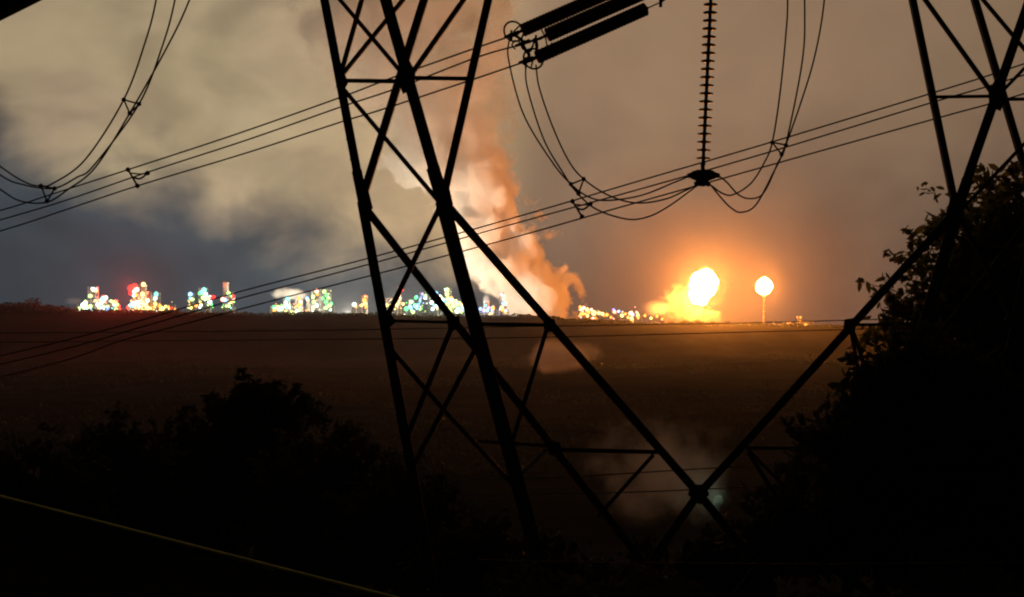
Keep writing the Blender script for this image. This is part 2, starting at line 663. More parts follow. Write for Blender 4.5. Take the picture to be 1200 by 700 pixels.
# crossarm above the frame that carries the strings
for (ya, yb, dd) in ((-80, -80, DF), (-80, -80, DB), (-190, -190, 30.0)):
    bar('crossarm_chord', (300, ya, dd), (1340, yb, dd * 1.06), .25)
for k in range(12):
    x0, x1 = 310 + k * 85, 352 + k * 85
    bar('crossarm_brace', (x0, -80, DF + .1), (x1, -190, 30.1), .10)
    bar('crossarm_brace', (x1, -190, 30.1), (x0 + 85, -80, DF + .1), .10)


# ------------------------------------------------------------------ conductors, jumpers
def cable(pts_px, r, parent, name='wire', per=8, m=None):
    mb = MB(parent.location if parent else (0, 0, 0))
    mb.tube(spline([at(*p) for p in pts_px], per), r, 6)
    return mb.build(name, m or M_WIRE, parent, True)


def spacer(trio, parent, r=0.035):
    P = [at(*p) for p in trio]
    mb = MB(parent.location)
    for i in range(3):
        mb.tube([P[i], P[(i + 1) % 3]], r * 0.62, 5)
        mb.ball(P[i], r * 1.75, 1)
    return mb.build('spacer', M_STEEL, parent)


def spacer_v(trio, parent, r=0.035):
    """an open spacer: a curved bar that clamps three wires"""
    P = [at(*p) for p in trio]
    mb = MB(parent.location)
    mb.tube([P[0], P[1]], r * 0.7, 5)
    mid = P[0].lerp(P[1], 0.45)
    mb.tube(spline([mid, mid.lerp(P[2], .5) + Vector((0, 0, -0.10)), P[2]], 4), r * 0.7, 5)
    mb.tube(spline([P[0].lerp(P[1], .2), mid.lerp(P[2], .5) + Vector((0, 0, 0.03)), P[2]], 4), r * 0.5, 5)
    for p in P:
        mb.ball(p, r * 1.8, 1)
    return mb.build('spacer', M_STEEL, parent)


RW = 0.021
b1 = thing('conductor_bundle', at(400, 120, 30.5), 'three overhead wires running left from the fat insulator strings behind the left leg', 'power line', 'conductor bundles')
cable([(600, 42, 29.2), (553, 58, 29.5), (463, 90, 30.4), (397, 115, 31.6), (275, 158, 33), (150, 199, 34.5), (60, 228, 35.6), (0, 247, 36.3), (-200, 304, 38)], RW, b1)
cable([(612, 52, 29.2), (557, 68, 29.5), (467, 103, 30.4), (398, 126, 31.6), (290, 164, 33), (173, 202, 34.5), (77, 235, 35.6), (0, 258, 36.3), (-200, 315, 38)], RW, b1)
cable([(614, 73, 29.2), (543, 97, 29.5), (443, 130, 30.4), (400, 143, 31.6), (290, 179, 33), (161, 218, 34.5), (77, 246, 35.6), (0, 271, 36.3), (-200, 330, 38)], RW, b1)
spacer_v([(150, 199, 34.45), (161, 218, 34.45), (173, 203, 34.45)], b1, .042)

b2 = thing('conductor_bundle', at(650, 240, 37), 'three overhead wires sloping across the full width below the hanging insulator', 'power line', 'conductor bundles')
cable([(-150, 452, 44), (60, 403, 42), (167, 375, 41), (277, 343, 40), (431, 303, 38.6), (600, 256, 37), (760, 209, 36), (903, 167, 35), (1090, 110, 34.4), (1200, 75, 34), (1480, -20, 33)], RW * 1.15, b2)
cable([(-150, 462, 44), (60, 413, 42), (167, 383, 41), (277, 351, 40), (432, 310, 38.6), (600, 263, 37), (760, 219, 36), (903, 178, 35), (1090, 121, 34.4), (1200, 88, 34), (1480, -6, 33)], RW * 1.15, b2)
cable([(-150, 478, 44), (60, 427, 42), (140, 400, 41), (200, 384, 40.5), (333, 349, 39.4), (435, 323, 38.6), (600, 279, 37), (720, 245, 36.2), (848, 209, 35.4), (1097, 139, 34.4), (1200, 110, 34), (1480, 22, 33)], RW * 1.15, b2)
spacer_v([(671, 236, 36.5), (682, 254, 36.5), (692, 239, 36.5)], b2, .045)

j1 = thing('jumper_loop', at(160, 120, 30), 'slack loop of three wires hanging down in the top left corner', 'jumper wires', 'jumper loops')
cable([(-110, 90, 30.5), (-60, 148, 30.3), (0, 195, 30), (30, 214, 29.9), (48, 218, 29.9), (62, 215, 29.9), (100, 187, 29.8), (145, 117, 29.6), (170, 50, 29.4), (183, 0, 29.3), (196, -80, 29)], RW, j1)
cable([(-110, 104, 30.6), (-60, 160, 30.4), (0, 205, 30.1), (25, 216, 30), (62, 221, 30), (90, 208, 29.9), (110, 194, 29.9), (163, 122, 29.7), (190, 55, 29.5), (205, 0, 29.4), (218, -80, 29.1)], RW, j1)
cable([(-110, 122, 30.5), (-60, 180, 30.4), (0, 222, 30.1), (25, 236, 30), (55, 237, 30), (80, 222, 29.9), (112, 196, 29.8), (152, 133, 29.6), (196, 55, 29.4), (222, 0, 29.3), (250, -80, 29)], RW, j1)
spacer([(145, 117, 29.6), (163, 122, 29.7), (152, 133, 29.6)], j1)
spacer([(48, 218, 29.9), (64, 221, 30), (55, 236, 30)], j1)

j2 = thing('jumper_loop', at(700, 230, 28.6), 'slack loop of three wires from the fat insulator strings to the hanging clamp', 'jumper wires', 'jumper loops')
cable([(597, 45, 29.1), (596, 70, 29.1), (613, 133, 29), (645, 187, 28.9), (668, 215, 28.9), (690, 231, 28.9), (713, 235, 28.9), (752, 229, 29), (790, 214, 29.1), (812, 205, 29.2)], RW, j2)
cable([(616, 73, 29.0), (618, 103, 29), (637, 163, 28.9), (660, 203, 28.8), (677, 227, 28.8), (700, 246, 28.8), (735, 257, 28.8), (760, 254, 28.9), (785, 241, 29), (822, 214, 29.2)], RW, j2)
cable([(628, 76, 28.9), (632, 103, 28.9), (647, 147, 28.9), (666, 188, 28.9), (684, 210, 28.9), (713, 229, 28.9), (745, 238, 28.9), (778, 234, 29), (800, 225, 29.1), (818, 216, 29.2)], RW, j2)
spacer([(669, 216, 28.9), (684, 210, 28.9), (678, 227, 28.8)], j2)

j3 = thing('jumper_loop', at(920, 170, 29.3), 'slack loop of three wires rising right of the hanging clamp', 'jumper wires', 'jumper loops')
cable([(842, 206, 29.2), (852, 214, 29.2), (865, 228, 29.2), (879, 233, 29.2), (895, 226, 29.2), (912, 190, 29.3), (921, 169, 29.3), (940, 73, 29.4), (943, 11, 29.5), (940, -80, 29.6)], RW, j3)
cable([(830, 215, 29.2), (847, 227, 29.2), (860, 228, 29.2), (880, 215, 29.2), (895, 192, 29.2), (905, 167, 29.3), (914, 110, 29.3), (921, 40, 29.4), (923, 0, 29.5), (922, -80, 29.6)], RW, j3)
cable([(832, 216, 29.1), (846, 233, 29.1), (857, 244, 29.1), (869, 249, 29.1), (886, 240, 29.1), (906, 203, 29.2), (917, 180, 29.3), (937, 125, 29.3), (955, 65, 29.4), (966, 0, 29.5), (970, -80, 29.6)], RW, j3)
spacer([(905, 167, 29.3), (921, 170, 29.3), (916, 181, 29.25)], j3)


# ------------------------------------------------------------------ insulators
def disc_mesh(r, h, fat=False):
    mb = MB()
    mb.lathe(Vector((0, 0, -h / 2)), Vector((0, 0, h / 2)),
             [(0, r * .5), (0.001, r * .86), (h * .25, r * .97), (h * .5, r), (h * .75, r * .97), (h - .001, r * .86), (h, r * .5)] if fat else [(0, r * .22), (h * .18, r * .30), (h * .28, r * .93), (h * .42, r), (h * .52, r * .9), (h * .72, r * .42), (h, r * .26)], 14)
    me = bpy.data.meshes.new('disc')
    me.from_pydata(mb.v, [], mb.f)
    me.materials.append(M_GLASSY)
    me.polygons.foreach_set('use_smooth', [True] * len(me.polygons))
    return me


def string(name, label, p, q, r, pitch, group, h=None):
    """a chain of discs from p to q"""
    root = thing(name, p, label, 'insulator', group)
    ax = (q - p)
    L = ax.length
    ax.normalize()
    rot = ax.to_track_quat('Z', 'X')
    me = disc_mesh(r, h or pitch * .95, pitch < .1)
    n = int(L / pitch)
    for i in range(n):
        o = link('disc', me, None, root)
        o.location = ax * (pitch * (i + .5))
        o.rotation_mode = 'QUATERNION'
        o.rotation_quaternion = rot
    mb = MB(p)
    mb.cyl(p - ax * .05, q + ax * .05, r * .24, n=8)
    mb.build('rod', M_STEEL, root)
    return root, ax


G_T = 'fat insulator strings at the top'
for k, (a, b, lab) in enumerate((
        ((612, 36, 28.7), (776, -36, 28.9), 'uppermost of the three fat black insulator strings, ending in an arcing ring'),
        ((641, 41.5, 28.3), (790, -24, 28.5), 'middle one of the three fat black insulator strings'),
        ((629, 67.5, 28.3), (757, 10.5, 28.5), 'lowest of the three fat black insulator strings, its round right end in view'))):
    p, q = at(*a), at(*b)
    root, ax = string('insulator_string', lab, p, q, .162 if k != 1 else .170, .080, G_T, .092)
    # end fittings
    mb = MB(p)
    mb.cyl(p - ax * .30, p, .035, n=8)
    mb.ball(p - ax * .3, .075, 1)
    mb.box_bar(p - ax * .28 + Vector((0, 0, .12)), p - ax * .28 - Vector((0, 0, .14)), .05, .03)
    mb.build('end_fitting', M_STEEL, root)
    mb = MB(p)
    mb.cyl(q, q + ax * .38, .016, n=6)
    e = q + ax * .38
    mb.box_bar(e + Vector((0, 0, .13)), e - Vector((0, 0, .11)), .07, .05)
    mb.box_bar(e, e + ax * 0.7 + Vector((.05, 0, .25)), .05, .05)
    mb.build('link_plate', M_STEEL, root)
    if k != 1:
        c = at(602, 37, 28.8) if k == 0 else at(625, 69, 28.4)
        mb = MB(p)
        mb.torus(c, (0.35, -1, 0.1), .24, .024)
        mb.tube([c, c + Vector((.16, 0, .16))], .02, 5)
        mb.tube([c, c + Vector((-.06, 0, -.23))], .02, 5)
        mb.build('arcing_ring', M_STEEL, root)
    else:
        mb = MB(p)
        mb.tube(spline([at(634, 34, 28.2), at(639, 44, 28.2), at(642, 56, 28.2), at(647, 50, 28.2)], 5), .018, 5)
        mb.tube(spline([at(612, 46, 28.6), at(616, 57, 28.5), at(622, 60, 28.4), at(626, 48, 28.4)], 5), .022, 5)
        mb.build('arcing_horn', M_STEEL, root)

yoke = thing('yoke_plate', at(612, 55, 28.9), 'triangular steel yoke joining the left ends of the fat insulator strings', 'yoke')
mb = MB(yoke.location)
for seg, rr_ in ((((600, 41), (606, 43), (612, 49), (613, 55)), .038), (((611, 48), (619, 49), (627, 47), (635, 45)), .032), (((627, 46), (629, 52), (629, 60), (631, 65)), .045),
                 (((607, 47), (613, 57), (620, 60), (624, 54)), .022), (((612, 55), (618, 61), (620, 66), (616, 72)), .045), (((614, 72), (621, 71), (627, 68)), .05), (((604, 47), (600, 53), (604, 58)), .02)):
    mb.tube(spline([at(x, y, 28.9) for x, y in seg], 4), rr_, 6)
mb.build('plate', M_STEEL, yoke)
for a in ((599, 41), (612, 51), (616, 71)):
    mb = MB(yoke.location)
    mb.cyl(at(a[0] - 8, a[1] + 3, 29.0), at(a[0] + 9, a[1] - 3, 28.9), .035, .055, 8)
    mb.build('dead_end_clamp', M_STEEL, yoke)

p, q = at(824, 190, 29.3), at(836.5, -76, 29.3)
root, ax = string('suspension_insulator', 'slim hanging insulator with spaced discs above the dark wire clamp', p, q, .172, .1935, None, .08)
mb = MB(p)
mb.cyl(p - ax * .15, p, .03, n=8)
mb.ball(p - ax * .05, .07, 1)
mb.build('end_fitting', M_STEEL, root)
clamp = thing('suspension_clamp', at(825, 208, 29.2), 'dark lumpy clamp under the hanging insulator where the wires gather', 'clamp')
mb = MB(clamp.location)
mb.plate([at(x, y, 29.05) for x, y in ((807.5, 205), (811, 201), (817, 199), (829, 198.5), (836, 200), (841, 205), (839, 209), (833, 211), (829, 213.5), (826, 218.5), (820, 218), (815, 211), (810, 209))], .09)
mb.build('yoke_plate', M_STEEL, clamp)
for x, y in ((815, 205), (823, 215), (834, 205)):
    mb = MB(clamp.location)
    mb.tube(spline([at(x - 9, y + 1.5, 29.2), at(x, y - 1, 29.2), at(x + 9, y + 1.5, 29.2)], 4), .06, 8)
    mb.build('wire_clamp', M_STEEL, clamp)
mb = MB(clamp.location)
mb.cyl(at(823.5, 194, 29.25), at(824, 204, 29.15), .05, n=8)
mb.build('link', M_STEEL, clamp)

# ------------------------------------------------------------------ lines on wooden poles farther down the slope
G_U = 'thin wires low across the valley'
for pts, r, lab in (
        ([(-200, 392, 105), (346, 387.5, 95), (600, 383, 90), (850, 379, 86), (1037, 374, 84), (1500, 358, 80)], .038, 'upper of two thin wires level with the far lights'),
        ([(-200, 403, 105), (356, 398, 95), (600, 396, 90), (850, 390, 86), (1037, 385, 84), (1500, 370, 80)], .038, 'lower of two thin wires just under the far lights'),
        ([(350, 568, 60), (600, 561, 58), (700, 557, 57), (867, 547, 56), (1200, 531, 54)], .030, 'upper thin wire before the teal mist at the foot of the pylon'),
        ([(350, 583, 60), (600, 579, 58), (737, 577, 57), (897, 570, 56), (1200, 556, 54)], .030, 'lower thin wire before the teal mist at the foot of the pylon')):
    c0 = at(*pts[2])
    o = thing('utility_wire', c0, lab, 'wire', G_U)
    cable(pts, r, o, 'strand')
cable_o = thing('low_cable', at(800, 659, 15), 'faint pale cable level along the bottom of the view', 'cable')
M_LOW = mat('weathered_cable', (.13, .10, .07), .8, 0, 3.0, .5, 0, .1)
cable([(560, 656, 15.2), (660, 658.5, 15), (800, 660, 15), (980, 661, 15), (1250, 658, 15)], .008, cable_o, 'strand', m=M_LOW)

# ------------------------------------------------------------------ the house the view is taken from
par = thing('balcony_parapet', at(230, 641, 3.6) + Vector((0, 0, -0.5)), 'dark balcony wall with a thin pale edge in the bottom left corner', 'balcony wall')
A, B = at(-420, 474, 4.6), at(620, 741, 3.0)
mb = MB(par.location)
A2, B2 = A + Vector((-.6, -1.6, 0)), B + Vector((-.6, -1.6, 0))
dn = Vector((0, 0, -1))
up1 = Vector((0, 0, -.012))
mb.add([A + up1, B + up1, B2 + up1, A2 + up1, A + up1 * 4, B + up1 * 4, B2 + up1 * 4, A2 + up1 * 4],
       [(0, 1, 2, 3), (7, 6, 5, 4), (0, 4, 5, 1), (1, 5, 6, 2), (2, 6, 7, 3), (3, 7, 4, 0)])
mb.build('coping', M_WALL, par)
mb = MB(par.location)
mb.tube([A, B], .0048, 8)
mb.build('edge_trim', M_TRIM, par)
mb = MB(par.location)
i0, i1 = Vector((-.02, -.05, -.05)), Vector((-.5, -1.45, -.05))
zb = -5.2
mb.add([A + i0, B + i0, B + i1, A + i1] + [Vector((p_.x, p_.y, zb)) for p_ in (A + i0, B + i0, B + i1, A + i1)],
       [(0, 1, 2, 3), (7, 6, 5, 4), (0, 4, 5, 1), (1, 5, 6, 2), (2, 6, 7, 3), (3, 7, 4, 0)])
mb.build('wall', M_WALL, par)

eave = thing('roof_eave', at(0, 10, 2.4), 'black roof corner cutting into the top left of the view', 'roof')
A, B = at(-160, 105, 2.4), at(190, -70, 2.2)
mb = MB(eave.location)
upv = Vector((-.12, 0, .22))
bk = Vector((-.3, -1.2, .25))
mb.add([A, B, B + upv, A + upv] + [p_ + Vector((0, -.03, 0)) for p_ in (A, B, B + upv, A + upv)],
       [(0, 1, 2, 3), (7, 6, 5, 4), (0, 4, 5, 1), (1, 5, 6, 2), (2, 6, 7, 3), (3, 7, 4, 0)])
mb.build('fascia_board', M_FASCIA, eave)
mb = MB(eave.location)
s0 = [A + Vector((0, -.035, .01)), B + Vector((0, -.035, .01)), B + bk, A + bk]
mb.add(s0 + [p_ + Vector((0, 0, .03)) for p_ in s0],
       [(0, 1, 2, 3), (7, 6, 5, 4), (0, 4, 5, 1), (1, 5, 6, 2), (2, 6, 7, 3), (3, 7, 4, 0)])
mb.build('soffit', M_FASCIA, eave)

# ------------------------------------------------------------------ trees
G_R = 'broadleaf trees on the right'
D1 = 44.0
tree('leafy_tree', 'tallest leafy tree at the right edge rising to the pylon knee', 'tree', (at(1215, 500, D1)[0], D1, gz(at(1215, 500, D1)[0], D1) - .2),
     [blob(1190, 300, D1, 95, 85), blob(1130, 350, D1, 70, 70), blob(1238, 268, D1, 70, 55), blob(1120, 430, D1, 95, 80), blob(1215, 420, D1, 110, 90),
      blob(1085, 385, D1, 42, 55)],
     24000, .19, 11, G_R, trunk_r=.4, loose=1.0,
     sprigs=[(at(1075, 320, D1), at(1042, 296, D1), 16), (at(1080, 300, D1), at(1062, 268, D1), 20), (at(1085, 320, D1), at(1030, 330, D1), 16),
             (at(1060, 345, D1), at(1008, 331, D1), 14), (at(1095, 300, D1), at(1086, 262, D1), 18), (at(1110, 290, D1), at(1104, 262, D1), 16),
             (at(1140, 270, D1), at(1132, 238, D1), 24), (at(1165, 250, D1), at(1158, 212, D1), 24), (at(1190, 220, D1), at(1186, 192, D1), 26),
             (at(1060, 360, D1), at(1030, 378, D1), 22), (at(1065, 390, D1), at(1022, 398, D1), 24)])
D2 = 26.0
tree('leafy_tree', 'rounded leafy tree on the right behind the lower pylon arm', 'tree', (at(1075, 560, D2)[0], D2, gz(at(1075, 560, D2)[0], D2) - .2),
     [blob(1075, 480, D2, 75, 80), blob(1040, 540, D2, 90, 70), blob(1130, 520, D2, 110, 90), blob(1060, 450, D2, 40, 42)],
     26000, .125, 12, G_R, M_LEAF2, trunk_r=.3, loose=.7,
     sprigs=[(at(1020, 480, D2), at(976, 492, D2), 26), (at(1015, 500, D2), at(970, 474, D2), 24), (at(1025, 445, D2), at(988, 440, D2), 24),
             (at(1030, 420, D2), at(996, 418, D2), 22), (at(1000, 520, D2), at(955, 512, D2), 30)])
D3 = 32.0
tree('leafy_shrub', 'wide low shrub on the right under the leafy trees', 'shrub', (at(985, 640, D3)[0], D3 + 2, gz(at(985, 640, D3)[0], D3) - .2),
     [blob(985, 590, D3 + 2, 85, 70), blob(930, 630, D3 + 2, 75, 52), blob(1080, 620, D3 + 2, 110, 80), blob(1180, 600, D3 + 2, 90, 110)],
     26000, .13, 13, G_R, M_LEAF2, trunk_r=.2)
G_L = 'dark bushy trees on the left slope'
left_trees = [
    (300, 436, 72, 60, 'pointed dark bush standing highest left of the pylon leg'),
    (385, 482, 64, 85, 'rounded dark bush just left of the pylon leg foot'),
    (225, 478, 78, 80, 'middle dark bush of the left slope, low and wide'),
    (135, 482, 70, 75, 'dark bush on the left slope above the middle of the pale edge'),
    (40, 500, 60, 90, 'dark bush at the far left edge of the slope'),
    (470, 535, 55, 80, 'dark bush growing up inside the foot of the left pylon leg'),
    (560, 590, 48, 80, 'low dark bush in front of the thick pylon leg'),
    (650, 625, 42, 70, 'low dark bush left of the pylon centre'),
    (755, 630, 44, 70, 'low dark bush under the pylon centre'),
    (840, 615, 40, 60, 'small dark bush right under the pylon crossing'),
]
for i, (px, top, dd, w, lab) in enumerate(left_trees):
    x = at(px, 400, dd)[0]
    rr = random.Random(i)
    bl = [blob(px, top + w * .55, dd, w * .55, w * .55), blob(px - w * .5, top + w * 1.0, dd, w * .6, w * .6),
          blob(px + w * .55, top + w * .95, dd, w * .6, w * .65), blob(px, top + w * 1.5, dd, w * .95, w * .8),
          blob(px - w * .1, top + w * 2.2, dd, w * 1.2, w * 1.0)]
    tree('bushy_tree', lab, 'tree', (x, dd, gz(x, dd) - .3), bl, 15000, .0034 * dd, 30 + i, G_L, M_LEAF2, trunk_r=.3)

# near hedge that closes the bottom of the view
rng = np.random.default_rng(5)
n = 60000
hx = rng.uniform(-16, 18, n)
hy = rng.uniform(17, 24, n)
top = -5.1 + .35 * np.sin(hx * .9) + .25 * np.sin(hx * 2.3 + 1) + rng.normal(0, .08, n)
hz = top - (rng.uniform(0, 1, n) ** 2) * 3.4
leaf_o = leaf_mesh('hedge', np.stack([hx, hy, hz], 1), .12, rng, M_LEAF2, None, (0, 0, 0))
tag(leaf_o, 'black undergrowth filling the slope below the trees', 'undergrowth', None, 'stuff')
# copses and hedges on the valley floor
vx, vy, vz = [], [], []
for k in range(70):
    yy = rng.uniform(320, 1550)
    xx_ = rng.uniform(-.45, .45) * yy
    L_ = rng.uniform(10, 90)
    n = int(20 + L_ * 3)
    a_ = rng.uniform(-.5, .5)
    tt = rng.uniform(-1, 1, n) * L_
    px_ = xx_ + tt * math.cos(a_) + rng.normal(0, 4, n)
    py_ = yy + tt * math.sin(a_) + rng.normal(0, 3, n)
    hh = rng.uniform(4, 15) * (.6 + .4 * np.sin(tt * .2 + k))
    vx.append(px_); vy.append(py_); vz.append(ground(px_, py_) + rng.uniform(0, 1, n) * hh)
o = leaf_mesh('valley_wood', np.stack([np.concatenate(vx), np.concatenate(vy), np.concatenate(vz)], 1), 1.7, rng, M_LEAF2, None, (0, 0, 0))
tag(o, 'dark copses and hedgerows scattered over the valley floor', 'wood', None, 'stuff')
# woods along the far rim
n = 14000
wx = np.concatenate([rng.uniform(-900, -640, 6000), rng.uniform(-640, 900, 8000)])
wy = rng.uniform(1740, 1790, n)
prof = np.interp(wx, [-900, -760, -700, -640, -600, 0, 200, 900], [17, 15, 19, 9, 4.5, 4, 4, 5.5]) * (0.6 + .4 * np.sin(wx * .09) * np.sin(wx * .037 + 2) + .25 * np.sin(wx * .31))
wz = ground(wx, wy) + rng.uniform(0, 1, n) * prof
o = leaf_mesh('ridge_wood', np.stack([wx, wy, wz], 1), 2.1, rng, M_LEAF2, None, (0, 0, 0))
tag(o, 'dark far wood along the plateau rim, highest at the left', 'wood', None, 'stuff')

# ------------------------------------------------------------------ the works on the far plateau
LC = {'white': ((.80, 1.0, .92), 4.1), 'green': ((.16, 1.0, .30), 2.5), 'lime': ((.62, 1.0, .26), 3.2), 'blue': ((.25, .55, 1.0), 3.4), 'teal': ((.22, .95, .85), 2.9),
      'yellow': ((1.0, .70, .20), 3.7), 'orange': ((1.0, .33, .05), 3.7), 'red': ((1.0, .03, .02), 4.2), 'pink': ((1.0, .36, .30), 4.1), 'violet': ((.45, .38, 1.0), 2.7)}
LM = {}


def lamp_mesh(c):
    if c not in LM:
        mb = MB()
        mb.ball((0, 0, 0), 1.0, 1)
        me = bpy.data.meshes.new('lamp')
        me.from_pydata(mb.v, [], mb.f)
        me.materials.append(emit('lamp_' + c, LC[c][0], LC[c][1]))
        LM[c] = me
    return LM[c]


def add_lamp(root, p, c, r):
    o = link('lamp', lamp_mesh(c), None, root)
    o.location = p - root.location
    o.scale = (r, r, r)
    return o


def flood(root, p, color, power, r=1.2):
    """a point light for a works lamp or an added fill"""
    l = bpy.data.lights.new('flood_or_fill', 'POINT')
    l.energy = power
    l.color = color
    l.shadow_soft_size = r
    o = bpy.data.objects.new('flood_or_fill', l)
    C.objects.link(o)
    o.parent = root
    o.location = p - root.location
    return o


DW = 1815.0
SW = DW / F
G_W = 'lit refinery units on the far plateau'


def unit(label, x0, x1, ybase, towers, lamps, n_extra, palette, seed, scaffold=True, dd=DW):
    """towers: (px, ytop, width px, kind); lamps: explicit (px, py, colour, r px)"""
    rr = random.Random(seed)
    cx = (x0 + x1) / 2
    c = at(cx, ybase, dd)
    c.z = min(c.z, gz(c.x, dd)) - .5
    root = thing('refinery_unit', c, label, 'refinery', G_W)
    s = dd / F
    for px, yt, w, kind in towers:
        b, t = at(px, ybase + 3, dd + rr.uniform(-12, 12)), None
        b.z = c.z
        t = Vector((b.x, b.y, at(px, yt, dd).z))
        r = w * s / 2
        mb = MB(c)
        if kind == 'column':
            H = t.z - b.z
            mb.lathe(b, t, [(0, r * 1.1), (H * .1, r), (H * .55, r), (H * .58, r * 1.25), (H * .60, r * 1.25), (H * .61, r), (H * .93, r), (H * .98, r * .6), (H, r * .15)], 12)
            mb.build('column', M_TANK, root, True)
        elif kind == 'stack':
            H = t.z - b.z
            mb.lathe(b, t, [(0, r * 1.4), (H * .5, r * 1.1), (H * .96, r), (H * .965, r * 1.2), (H, r * 1.2)], 12)
            mb.build('stack', M_TANK, root, True)
        elif kind == 'tank':
            H = t.z - b.z
            mb.lathe(b, t, [(0, r), (H * .85, r), (H * .95, r * .7), (H, r * .1)], 20)
            mb.build('tank', M_TANK, root, True)
        else:
            H = t.z - b.z
            k = max(2, int(H / 7))
            for dx_ in (-1, 1):
                for dy_ in (-1, 1):
                    o_ = Vector((dx_ * r, dy_ * r, 0))
                    mb.box_bar(b + o_, t + o_, .9, .9)
            for i in range(1, k + 1):
                z = b.z + H * i / k
                mb.box((b.x, b.y, z), 2 * r + 1.6, 2 * r + 1.6, .7)
                z0 = b.z + H * (i - 1) / k
                for dy_ in (-1, 1):
                    sg = 1 if i % 2 else -1
                    mb.box_bar(Vector((b.x - sg * r, b.y + dy_ * r, z0)), Vector((b.x + sg * r, b.y + dy_ * r, z)), .6, .6)
            mb.build('steel_frame', M_WORKS, root)
    # pipe rack along the foot
    mb = MB(c)
    xa, xb = at(x0, ybase, dd).x, at(x1, ybase, dd).x
    for z in (4.0, 7.5, 10.5):
        for yy in (-6, -3):
            mb.cyl(Vector((xa, dd + yy, c.z + z)), Vector((xb, dd + yy, c.z + z)), .55, n=6)
    k = max(2, int((xb - xa) / 14))
    for i in range(k + 1):
        x = xa + (xb - xa) * i / k
        mb.box((x, dd - 7, c.z + 6), .8, .8, 12)
        mb.box((x, dd - 2, c.z + 6), .8, .8, 12)
        mb.box((x, dd - 4.5, c.z + 11.6), .6, 6.2, .6)
    mb.build('pipe_rack', M_WORKS, root)
    for px, py, col_, r in lamps:
        add_lamp(root, at(px, py, dd - 10 + rr.uniform(-4, 4)), col_, r * s)
    for _ in range(int(n_extra * 1.6)):
        px = rr.uniform(x0, x1)
        # more lamps low down, some up on the towers
        if rr.random() < .55 and towers:
            tw = rr.choice(towers)
            px = tw[0] + rr.uniform(-.6, .6) * tw[2]
            py = rr.uniform(tw[1] + 1, ybase - 1)
        else:
            py = ybase - 1 - abs(rr.gauss(0, 6))
        add_lamp(root, at(px, py, dd - 9 + rr.uniform(-4, 4)), rr.choice(palette), rr.choice((.5, .7, .9, 1.1, 1.5, 1.8)) * s)
    return root


u1 = unit('leftmost refinery unit with pale green and white lights', 92, 141, 366,
          [(109, 337, 9, 'frame'), (100, 352, 5, 'column'), (121, 346, 7, 'column'), (132, 352, 8, 'frame'), (115, 350, 5, 'column')],
          [(109, 339, 'white', 2.6), (112, 341, 'lime', 2.4), (106, 347, 'lime', 2.6), (121, 351, 'teal', 3.4), (124, 349, 'white', 2.4), (112, 353, 'yellow', 2.2),
           (98, 358, 'white', 3.6), (101, 361, 'white', 3.4), (106, 359, 'lime', 2.4), (114, 357, 'white', 2.2), (121, 361, 'white', 2.6), (126, 362, 'blue', 2.6),
           (134, 355, 'yellow', 3.0), (137, 357, 'lime', 2.2), (136, 363, 'lime', 2.4), (130, 353, 'lime', 1.8)], 26, ['white', 'lime', 'lime', 'white', 'teal', 'yellow'], 1)
u2 = unit('refinery unit with a red lit top over orange lights', 151, 195, 366,
          [(160, 334, 8, 'frame'), (168, 332, 7, 'column'), (175, 342, 6, 'column'), (183, 344, 7, 'frame'), (156, 350, 7, 'column')],
          [(160, 339.5, 'pink', 3.6), (154, 338, 'red', 4.2), (158, 335, 'red', 2.8), (153, 344, 'red', 2.4), (168, 333.5, 'yellow', 2.8), (159, 346, 'orange', 2.6), (167, 345, 'yellow', 2.8), (174, 344, 'orange', 2.4), (173, 351, 'yellow', 2.4),
           (156, 357, 'blue', 3.6), (161, 355, 'white', 2.8), (153, 358, 'teal', 2.4), (183, 345, 'teal', 3.0), (182, 350, 'white', 2.6), (182, 356, 'yellow', 2.4),
           (170, 357, 'yellow', 2.6), (173, 361, 'yellow', 2.8), (165, 355, 'yellow', 2.4), (187, 359, 'orange', 2.6), (190, 362, 'yellow', 2.8), (178, 362, 'orange', 2.0)], 26, ['yellow', 'orange', 'orange', 'yellow', 'white'], 2)
u2b = unit('small dim refinery unit with one red lamp', 198, 206, 364, [(201, 359, 3, 'frame')], [(201, 361.5, 'red', 1.8), (205, 362, 'orange', 1.0)], 3, ['orange', 'yellow'], 21)
u3 = unit('refinery unit with mixed blue, green and red lights beside a slim stack', 219, 276, 363,
          [(224, 344, 5, 'frame'), (238, 338, 8, 'frame'), (245, 346, 5, 'column'), (264.5, 331, 6, 'stack'), (270, 343, 5, 'frame')],
          [(223, 345, 'blue', 2.8), (225, 351, 'lime', 2.2), (224, 361, 'yellow', 2.0), (230, 358, 'orange', 2.2), (239, 340, 'teal', 3.0), (236, 343, 'teal', 2.6), (241, 345, 'white', 2.6),
           (238, 349, 'lime', 2.6), (234, 344, 'green', 2.2), (243, 350, 'lime', 2.4), (246, 354, 'white', 2.6), (250, 349, 'red', 2.8), (247, 348, 'red', 2.0), (261, 351, 'pink', 2.8), (264, 352, 'blue', 2.4),
           (273, 348, 'red', 2.6), (268, 344, 'lime', 2.4), (274, 351, 'pink', 1.8), (271, 354, 'yellow', 2.0), (235, 355, 'yellow', 2.2)], 20, ['white', 'lime', 'green', 'yellow', 'teal'], 3)
